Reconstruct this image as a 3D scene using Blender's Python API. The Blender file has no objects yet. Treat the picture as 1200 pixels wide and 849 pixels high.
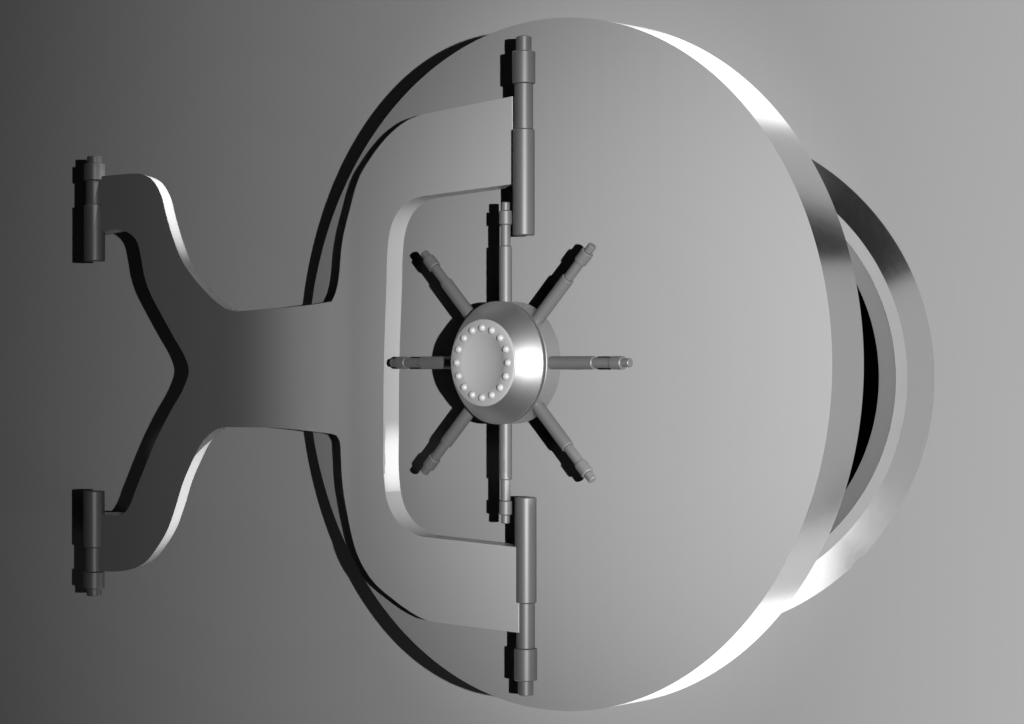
import bpy, bmesh, math
from mathutils import Vector, Matrix

S = 0.0025            # metres per unit (one unit = one photograph pixel at the door's own distance)
DC = 2600.0           # camera distance to the door centre, in units
ALPHA = 0.7335983     # how far the door stands open (42 degrees)
DOOR_C = Vector((36.014, 0.0, -2.671))
DOOR_R, DOOR_T = 404.19, 60.0
WALL_Y = 361.0
XD = Vector((math.cos(ALPHA), -math.sin(ALPHA), 0))
ND = Vector((-math.sin(ALPHA), -math.cos(ALPHA), 0))

sc = bpy.context.scene
COL = sc.collection

# ------------------------------------------------------------------ materials
def metal(name, col, metallic, rough, spec=0.5, brush=None, var=0.04, shade_tint=None, bump=0.0):
    """steel: base colour with a faint uneven tone, brushed roughness along one axis"""
    m = bpy.data.materials.new(name); m.use_nodes = True
    nt = m.node_tree; N = nt.nodes; L = nt.links
    b = N['Principled BSDF']
    b.inputs['Metallic'].default_value = metallic
    b.inputs['Specular IOR Level'].default_value = spec
    tc = N.new('ShaderNodeTexCoord'); mp = N.new('ShaderNodeMapping')
    mp.inputs['Scale'].default_value = brush or (3, 3, 3)
    L.new(tc.outputs['Object'], mp.inputs['Vector'])
    nz = N.new('ShaderNodeTexNoise'); nz.inputs['Scale'].default_value = 1.0
    nz.inputs['Detail'].default_value = 5; nz.inputs['Roughness'].default_value = .6
    L.new(mp.outputs['Vector'], nz.inputs['Vector'])
    r = N.new('ShaderNodeMapRange'); r.inputs['To Min'].default_value = rough*.85; r.inputs['To Max'].default_value = rough*1.15
    L.new(nz.outputs['Fac'], r.inputs['Value']); L.new(r.outputs['Result'], b.inputs['Roughness'])
    v = N.new('ShaderNodeMapRange'); v.inputs['To Min'].default_value = 1-var; v.inputs['To Max'].default_value = 1+var
    L.new(nz.outputs['Fac'], v.inputs['Value'])
    mul = N.new('ShaderNodeVectorMath'); mul.operation = 'SCALE'
    L.new(v.outputs['Result'], mul.inputs['Scale'])
    if shade_tint:                                   # shading painted into the colour: (colour, x0, x1) along local x
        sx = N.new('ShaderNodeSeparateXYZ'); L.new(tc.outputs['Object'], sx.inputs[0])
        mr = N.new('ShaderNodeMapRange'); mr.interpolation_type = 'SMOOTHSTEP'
        mr.inputs['From Min'].default_value = shade_tint[1]; mr.inputs['From Max'].default_value = shade_tint[2]
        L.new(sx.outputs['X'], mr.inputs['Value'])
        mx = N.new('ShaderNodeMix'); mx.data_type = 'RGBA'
        mx.inputs['A'].default_value = (*shade_tint[0], 1); mx.inputs['B'].default_value = (*col, 1)
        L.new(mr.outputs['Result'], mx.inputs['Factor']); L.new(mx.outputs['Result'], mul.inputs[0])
    else:
        mul.inputs[0].default_value = col
    L.new(mul.outputs['Vector'], b.inputs['Base Color'])
    if bump:
        bp = N.new('ShaderNodeBump'); bp.inputs['Strength'].default_value = bump; bp.inputs['Distance'].default_value = .002
        L.new(nz.outputs['Fac'], bp.inputs['Height']); L.new(bp.outputs['Normal'], b.inputs['Normal'])
    return m

g = lambda v: (v, v, v)
M_WALL = metal('painted_wall_steel', g(.41), 0, .65, .06, (60, 60, .4), .02)
M_FACE = metal('door_face_steel', g(.465), 0, .55, .25, (50, 50, .3), .015)
M_CHROME = metal('polished_rim', g(.88), 1, .19, .5, (40, 40, 40), .01)
M_ARM = metal('arm_face_steel', g(.60), 0, .55, .25, (50, 50, .3), .02, shade_tint=(g(.145), -1.06, -.70))  # yoke end darker: shading put into the colour along the arm
M_EDGE = metal('arm_edge_steel', g(.90), .0, .3, .5, (30, 30, 2), .02)
M_PIN = metal('pin_steel', g(.22), .45, .48, .3, (60, 60, 2), .03)
M_SPOKE = metal('spoke_steel', g(.28), .35, .5, .3, (60, 60, 2), .03)
M_HUB = metal('hub_steel', g(.56), .85, .46, .5, (4, 4, 4), .01)
M_DIAL = metal('dial_steel', g(.66), .1, .4, .4, (4, 4, 4), .01)
M_RIVET = metal('rivet_steel', g(.85), .1, .2, .5, (20, 20, 20), .02)
M_COLLAR = metal('frame_lip_steel', g(.36), 0, .5, .3, (20, 20, 20), .02)
M_BORE = metal('bore_steel', g(.55), 0, .5, .3, (20, 20, 20), .02)
M_DARK = metal('dark_chamber', g(.004), 0, .9, 0, (2, 2, 2), .1)  # near-black colour stands in for the unlit dark of the room

# ------------------------------------------------------------------ helpers
def empty(name, loc, rz, label, cat):
    o = bpy.data.objects.new(name, None); COL.objects.link(o)
    o.location = loc; o.rotation_euler = (0, 0, rz); o.empty_display_size = .1
    o['label'] = label; o['category'] = cat; o['kind'] = 'thing'
    return o

def link(name, bm, mats, parent=None, angle=32):
    bmesh.ops.recalc_face_normals(bm, faces=bm.faces)
    me = bpy.data.meshes.new(name); bm.to_mesh(me); bm.free()
    for m in mats: me.materials.append(m)
    for p in me.polygons: p.use_smooth = True
    me.set_sharp_from_angle(angle=math.radians(angle))
    o = bpy.data.objects.new(name, me); COL.objects.link(o)
    if parent: o.parent = parent
    return o

def lathe(profile, segs=96, axis='z', bm=None, off=(0, 0, 0), mat=None):
    """turn (radius, height) pairs round an axis; axis 'n' = local -y (out of the door), 'z' = up. units, scaled by S.
    mat: material slot of each profile step"""
    bm = bm or bmesh.new(); off = Vector(off); rings = []
    for r, h in profile:
        ring = []
        for i in range(segs if r > 1e-6 else 1):
            a = 2*math.pi*i/segs
            p = Vector((r*math.cos(a), -h, r*math.sin(a))) if axis == 'n' else Vector((r*math.cos(a), r*math.sin(a), h))
            ring.append(bm.verts.new((p+off)*S))
        rings.append(ring)
    for k, (a, b) in enumerate(zip(rings[:-1], rings[1:])):
        for i in range(segs):
            j = (i+1) % segs
            vs = [a[i % len(a)], a[j % len(a)], b[j % len(b)], b[i % len(b)]]
            vs = list(dict.fromkeys(vs))
            if len(vs) > 2:
                f = bm.faces.new(vs); f.material_index = mat[k] if mat else 0
    return bm

def ray(px, py):
    return Vector(((px-600)/DC, 1, -(py-424.5)/DC))
CAM = Vector((0, -DC, 0))
def on_door(px, py, h):
    """door coordinates (u, v) of the point at height h over the door's face"""
    d = ray(px, py); t = (h-(CAM-DOOR_C).dot(ND))/d.dot(ND); P = CAM+d*t-DOOR_C
    return P.dot(XD), P.z

def to_local(P):      # world units -> door units
    q = P-DOOR_C
    return Vector((q.dot(XD), -q.dot(ND), q.z))

def spline(segs, step=5.0):
    """segs: list of point lists, corners where one list ends and the next begins"""
    out = []
    for pts in segs:
        n = len(pts)
        for i in range(n-1):
            p0 = Vector(pts[max(i-1, 0)]); p1 = Vector(pts[i]); p2 = Vector(pts[i+1]); p3 = Vector(pts[min(i+2, n-1)])
            if n == 2: out.append(p1.copy()); continue
            d = (p2-p1).length; k = max(1, int(d/step))
            d0 = max((p1-p0).length, 1e-3); d2 = max((p3-p2).length, 1e-3)
            m1 = ((p2-p1)/d + (p1-p0)/d0)/2*d if i > 0 else (p2-p1)
            m2 = ((p3-p2)/d2 + (p2-p1)/d)/2*d if i < n-2 else (p2-p1)
            for j in range(k):
                t = j/k
                out.append((2*t**3-3*t*t+1)*p1 + (t**3-2*t*t+t)*m1 + (-2*t**3+3*t*t)*p2 + (t**3-t*t)*m2)
    return out

# ------------------------------------------------------------------ setting: wall and the chamber behind
FX, FZ = 221.0, -21.6      # centre of the round opening
bm = bmesh.new()
hole = [bm.verts.new(Vector((FX+298*math.cos(a), WALL_Y, FZ+298*math.sin(a)))*S) for a in [2*math.pi*i/128 for i in range(128)]]
W0, W1, H = -1500, 1500, 1300
outer = [bm.verts.new(Vector(p)*S) for p in ((W0, WALL_Y, -H), (W1, WALL_Y, -H), (W1, WALL_Y, H), (W0, WALL_Y, H))]
ed = [bm.edges.new((r[i], r[(i+1) % len(r)])) for r in (hole, outer) for i in range(len(r))]
bmesh.ops.triangle_fill(bm, use_beauty=True, use_dissolve=False, edges=ed)
ret = bmesh.ops.extrude_face_region(bm, geom=bm.faces[:])
bmesh.ops.translate(bm, vec=Vector((0, 60*S, 0)), verts=[v for v in ret['geom'] if isinstance(v, bmesh.types.BMVert)])
wall = link('wall', bm, [M_WALL]); wall['kind'] = 'structure'
wall['label'] = 'plain grey steel wall behind the open vault door'

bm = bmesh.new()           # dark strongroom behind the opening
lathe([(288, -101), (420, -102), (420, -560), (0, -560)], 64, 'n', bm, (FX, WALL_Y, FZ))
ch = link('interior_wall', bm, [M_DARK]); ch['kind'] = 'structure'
ch['label'] = 'dark strongroom seen through the round opening'

# ------------------------------------------------------------------ the round door frame
frame = empty('door_frame', Vector((FX, WALL_Y, FZ))*S, 0, 'round polished steel frame ring around the dark opening behind the door', 'door frame')
bm = lathe([(342.5, 2), (300.5, 34.4)], 192, 'n')
link('outer_bevel', bm, [M_CHROME], frame)
bm = lathe([(300.5, 34.5), (285.3, 34.5)], 192, 'n')
link('front_lip', bm, [M_COLLAR], frame)
bm = lathe([(285.2, 33.8), (285.2, -100)], 192, 'n')
link('bore', bm, [M_BORE], frame)

# ------------------------------------------------------------------ the door
door = empty('vault_door', DOOR_C*S, -ALPHA, 'big round steel vault door standing open with spoked handwheel and forked hinge arm', 'vault door')
b = 1.0
bm = lathe([(0, 0), (DOOR_R, 0), (DOOR_R, -DOOR_T), (0, -DOOR_T)], 256, 'n', mat=[0, 1, 0])
plate = link('door_plate', bm, [M_FACE, M_CHROME], door)

# --- hinge arm: a fork over the door face, bent at the door's edge into a yoke along the wall
HF, T_FORK, T_YOKE, GAMMA = 46.0, 27.0, 50.0, math.radians(5)
KNEE = 386.0
u, v = on_door(KNEE, 424.5, HF)
K = DOOR_C+XD*u+ND*HF; K = Vector((K.x, K.y))
dC = Vector((XD.x, XD.y)); dY = Vector((-math.cos(GAMMA), math.sin(GAMMA)))
path = [K+dY*520, K+dY*45]
A, B = K+dY*45, K+dC*45
for i in range(1, 12):
    t = i/12; path.append(A*(1-t)**2+K*2*t*(1-t)+B*t*t)
path += [B, K+dC*420]
def on_arm(px, py):
    """front surface of the arm under a point: (position, outward horizontal normal)"""
    m = (px-600)/DC
    f = [p.x-m*(DC+p.y) for p in path]
    for i in range(len(path)-1):
        if f[i] <= 0 <= f[i+1]:
            t = f[i]/(f[i]-f[i+1]); p = path[i].lerp(path[i+1], t)
            sn = []
            for k in (max(i-1, 0), i, min(i+1, len(path)-2)):
                d = (path[k+1]-path[k]).normalized(); sn.append(Vector((d.y, -d.x)))
            n = (sn[0].lerp(sn[1], min(1, .5+t)) if t < .5 else sn[1].lerp(sn[2], t-.5)).normalized()
            return Vector((p.x, p.y, -(py-424.5)/DC*(DC+p.y))), Vector((n.x, n.y, 0))
outline = spline([
    [(600, 113.2), (496.5, 134)],
    [(496.5, 134), (480, 140), (461, 153.5), (444.8, 171), (432, 189), (422, 206), (408.8, 250), (401, 285), (396.5, 329), (393.7, 342), (388.7, 353.6)],
    [(388.7, 353.6), (365.4, 357.3), (340, 360.2), (276, 365.4)],
    [(276, 365.4), (267, 363), (255.9, 356), (231.4, 331.4), (214.6, 308), (203.9, 282.4), (194.7, 251.8), (188.5, 228), (178.5, 211), (167, 204.4), (151, 203.8)],
    [(151, 203.8), (109, 207.6)], [(109, 207.6), (109, 272.5)],
    [(109, 272.5), (123, 270.8), (137, 268.8), (149, 272), (159.5, 281.5), (165.6, 303.9), (168.7, 322), (174.8, 341), (188.6, 368), (203.9, 395.7), (216, 417), (221.3, 434), (214.5, 456.5), (199.5, 483), (184.4, 513), (173, 539.5), (160, 572), (149.5, 597), (143, 603.6), (130, 603.6)],
    [(130, 603.6), (108, 603.5)], [(108, 603.5), (108, 667.5)],
    [(108, 667.5), (129.7, 670.2), (154, 667.3), (169.3, 660), (184.4, 641.5), (195.7, 622.4), (205, 597), (214.5, 566), (225.9, 539.5), (237, 518.7), (250.4, 505.5), (260, 501.3), (275, 501)],
    [(275, 501), (324, 501.8), (354, 504.4), (388, 508.6)],
    [(388, 508.6), (394.5, 510.5), (398, 517), (399.3, 532.4), (401.4, 567.7), (406.5, 600), (416.6, 643.8), (424.4, 662.2), (439.3, 684), (460.5, 702.4), (481.3, 717.5), (499.5, 727), (509, 729.3)],
    [(509, 729.3), (607.5, 741.8)], [(607.5, 741.8), (607.5, 641.8)],
    [(607.5, 641.8), (509, 630.7)],
    [(509, 630.7), (490.7, 628), (477.3, 621.3), (464, 609), (454.7, 590.7), (450, 564), (449.3, 500), (450, 420), (453, 330), (454, 295), (457, 270.8), (462.6, 254.5), (471, 242.5), (482.4, 234.5), (496, 230)],
    [(496, 230), (600, 216)], [(600, 216), (600, 113.2)]], 4.0)
clean = []
for p in outline:
    if not clean or (p-clean[-1]).length > .4: clean.append(p)
if (clean[0]-clean[-1]).length < .4: clean.pop()
from mathutils.geometry import delaunay_2d_cdt
pts2 = [Vector(p) for p in clean]; n0 = len(pts2)
vs2, _, tri, *_ = delaunay_2d_cdt(pts2, [], [list(range(n0))[::-1]], 1, 1e-4)
bm = bmesh.new()
vv = [bm.verts.new((p.x, -p.y, 0)) for p in vs2]
for t in tri: bm.faces.new([vv[i] for i in t])
for k in range(28):
    x = 316+k*4.5
    bmesh.ops.bisect_plane(bm, geom=bm.verts[:]+bm.edges[:]+bm.faces[:], plane_co=(x, 0, 0), plane_no=(1, 0, 0))
pos = {}
for w in bm.verts:
    P, n = on_arm(w.co.x, -w.co.y)
    s = min(1, max(0, (w.co.x-330)/90)); s = s*s*(3-2*s)
    pos[w] = (to_local(P)*S, to_local(P-n*(T_YOKE+(T_FORK-T_YOKE)*s))*S)
front = list(bm.faces); border = [e for e in bm.edges if e.is_boundary]
back = {w: bm.verts.new(pos[w][1]) for w in list(bm.verts)}
for w in pos: w.co = pos[w][0]
for fc in front: bm.faces.new([back[w] for w in reversed(fc.verts)])
for e in border:
    a, c = e.verts; fc = bm.faces.new([a, c, back[c], back[a]]); fc.material_index = 1
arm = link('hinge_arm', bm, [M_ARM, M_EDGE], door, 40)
# pads that carry the fork; the tall one also added to block raking light
for x0, x1, y0, y1 in ((426, 440, 270, 590), (510, 585, 152, 200), (510, 585, 655, 700)):
    (u0, v0), (u1, v1) = on_door(x0, y0, 6), on_door(x1, y1, 6)
    bm = bmesh.new()
    for w in bmesh.ops.create_cube(bm, size=1)['verts']:
        w.co = Vector(((u0+u1)/2+w.co.x*(u1-u0), -9.6+w.co.y*20.4, (v0+v1)/2+w.co.z*abs(v1-v0)))*S
    link('mounting_pad', bm, [M_PIN], arm)

# --- hinge pins: shaft and neck, with a collar and a tip turned on the end
def steps_mesh(steps, h=0, segs=48):
    """steps: (length, radius) from the foot up; a stepped turned rod standing at height h over its origin"""
    prof = [(0, h)]
    for L, r in steps:
        prof += [(r-.8, h), (r, h+.8), (r, h+L-.8), (r-.8, h+L)]; h += L
    return lathe(prof+[(0, h)], segs, 'z')
LONG = [(122, 12.7), (53, 10.8), (37, 13.4), (17.5, 9.0)]
SHORT = [(71, 13.2), (31, 10.6), (21, 13.2), (9.5, 9.4)]
def pin(steps, P, flip):
    o = link('hinge_pin', steps_mesh(steps[:2]), [M_PIN], door)
    h = steps[0][0]+steps[1][0]
    link('collar', steps_mesh(steps[2:3], h-.02), [M_PIN], o)
    link('tip', steps_mesh(steps[3:], h+steps[2][0]-.04), [M_PIN], o)
    o.location = P*S; o.rotation_euler = (math.pi if flip else 0, 0, 0)
u, v = on_door(613.8, 276, 44); pin(LONG, Vector((u, -44, v)), False)
u, v = on_door(616.0, 583, 34); pin(LONG, Vector((u, -34, v)), True)
for px, py, flip in ((109, 306, False), (108.5, 576, True)):
    P, n = on_arm(px, py); pin(SHORT, to_local(P-n*7), flip)
# blocks that carry the yoke on the wall, hidden behind its two ends
for px, py in ((124, 240), (124, 635)):
    P, n = on_arm(px, py); bm = bmesh.new()
    q = P-n*(T_YOKE-1); d = (WALL_Y-q.y)
    r = bmesh.ops.create_cube(bm, size=1)['verts']
    for w in r: w.co = to_local(Vector((q.x+w.co.x*22, q.y+(w.co.y+.5)*d, q.z+w.co.z*40)))*S
    bmesh.ops.bevel(bm, geom=bm.edges[:], offset=1.5*S, segments=2, affect='EDGES')
    link('wall_mount', bm, [M_PIN], door)

# --- handwheel
uh, vh = on_door(581.5, 425.4, 68)
wheel = link('handwheel_hub', lathe([(0, 0), (32, 0), (32, 34.5), (69.5, 35), (71, 36.5), (71, 60), (70.4, 61), (66, 61), (66, 65), (70.6, 65), (71, 65.4)]+[(50+21*(.16*math.cos(t)+.84*(1-k/12)), 67+23*(.16*math.sin(t)+.84*k/12)) for k, t in [(k, math.pi/2*k/12) for k in range(13)]]+[(49, 90), (49, 84), (0, 84)], 128, 'n'), [M_HUB], door, 20)
wheel.location = Vector((uh, 0, vh))*S
dial = link('dial', lathe([(50.2, 89.6), (49.8, 91.6), (48.8, 92.2), (34, 91.6), (32.5, 91), (24, 88.5), (12, 86.5), (0, 86)], 128, 'n'), [M_DIAL], wheel, 50)
riv = None
for i in range(16):
    a = 2*math.pi*i/16
    if riv is None:
        riv = link('rivet', lathe([(4.5*math.cos(t), 4.0*math.sin(t)) for t in [math.pi/2*k/8 for k in range(9)]], 24, 'n'), [M_RIVET], wheel); o = riv
    else:
        o = riv.copy(); COL.objects.link(o)
    o.location = Vector((40*math.cos(a), -91.7, 40*math.sin(a)))*S
spoke = link('spoke', steps_mesh([(135-45, 7.5), (25, 5.8), (16, 7.5), (10, 5.0)]), [M_SPOKE], wheel)
for i in range(8):
    a = 2*math.pi*i/8
    o = spoke if i == 0 else spoke.copy()
    if i: COL.objects.link(o)
    R = Matrix.Rotation(a, 4, 'Y')
    o.matrix_local = Matrix.Translation(Vector((0, -52, 0))*S) @ R @ Matrix.Translation(Vector((0, 0, 45))*S)

# ------------------------------------------------------------------ light
w = bpy.data.worlds.new('World'); sc.world = w; w.use_nodes = True
w.node_tree.nodes['Background'].inputs[0].default_value = (0, 0, 0, 1)
w.node_tree.nodes['Background'].inputs[1].default_value = 0

def look(o, to):
    o.rotation_euler = (Vector(to)*S-o.location).to_track_quat('-Z', 'Y').to_euler()

LX, LY = 638.0, -3800.0
l = bpy.data.lights.new('key_spot', 'SPOT'); l.energy = 5250; l.shadow_soft_size = .03
l.spot_size = math.radians(109); l.spot_blend = 1.0
key = bpy.data.objects.new('key_spot', l); COL.objects.link(key); key.location = Vector((LX, LY, 10))*S
th = math.radians(30); look(key, (LX+3000*math.sin(th), LY+3000*math.cos(th), 10))

def area(name, pos, to, sx, sy, radiance):
    a = bpy.data.lights.new(name, 'AREA'); a.shape = 'RECTANGLE'; a.size = sx*S; a.size_y = sy*S
    a.energy = radiance*math.pi*sx*sy*S*S
    o = bpy.data.objects.new(name, a); COL.objects.link(o); o.location = Vector(pos)*S; look(o, to)
    return o
area('top_strip_fill', (150, 353, 870), (150, -1000, 870), 1200, 740, 1.15)  # added light above the view, gives the rim its white reflection
area('bottom_strip_fill', (170, 353, -870), (170, -1000, -870), 1240, 740, 1.1)  # added light below the view, whitens the lower rim
area('side_fill', (2600, 175, -575), (0, 175, -575), 1050, 3050, .37)  # added light out of view, grey reflection for rim and bevel
area('low_corner_fill', (1150, 20, -1060), (430, 330, -270), 440, 1000, 1.6)  # added light out of view, whitens the lower frame bevel
area('top_corner_fill', (950, 20, 1250), (430, 330, 270), 440, 520, .22)  # added dim light out of view, lifts the upper frame bevel
area('left_strip_fill', (-2500, -1400, 0), (0, 0, 0), 130, 2500, .36)  # added light out of view, puts a left highlight on the pins
area('bore_fill', (90, 410, 40), (500, 410, 40), 60, 160, 26)  # added unseen fill inside the opening, brightens the bore's right wall

def spot(name, pos, to, half, power, blend=1.0, radius=.02, sc_=(1, 1, 1)):
    a = bpy.data.lights.new(name, 'SPOT'); a.energy = power; a.spot_size = 2*half; a.spot_blend = blend; a.shadow_soft_size = radius
    o = bpy.data.objects.new(name, a); COL.objects.link(o); o.location = Vector(pos)*S; look(o, to); o.scale = sc_
    return o
# added spot at the key's position, brightens the right half of the door
spot('door_fill_spot', (LX, LY, 10), (185, -100, 0), math.atan(365/3750), 1880, 1.0, .03, (1, 1.5, 1))
# added spot skimming the door's face, brightens the fork's inner edge
u, v = on_door(458, 540, 30); P = DOOR_C+XD*u+ND*30+Vector((0, 0, v))
spot('fork_raking_spot', P+(XD+ND*.010)*4000, P, math.atan(50/4000), 2500)
# two added spots raking along the wall to whiten the yoke's edges
for name, px, py, sg in (('upper_raking_spot', 185, 218, 1), ('lower_raking_spot', 214, 575, -1)):
    P, n = on_arm(px, py); P = P+Vector((0, 25, 0))
    spot(name, P+Vector((.80, -.014, .60*sg))*4000, P, math.atan(100/4000), 5500 if sg > 0 else 3600)

# ------------------------------------------------------------------ camera
c = bpy.data.cameras.new('camera'); c.sensor_width = 36; c.lens = 36*DC/1200; c.clip_end = 200
cam = bpy.data.objects.new('camera', c); COL.objects.link(cam)
cam.location = CAM*S; cam.rotation_euler = (math.pi/2, 0, 0); sc.camera = cam
sc.cycles.diffuse_bounces = 0
sc.view_settings.view_transform = 'Standard'; sc.view_settings.look = 'None'
sc.view_settings.exposure = 0; sc.view_settings.gamma = 1
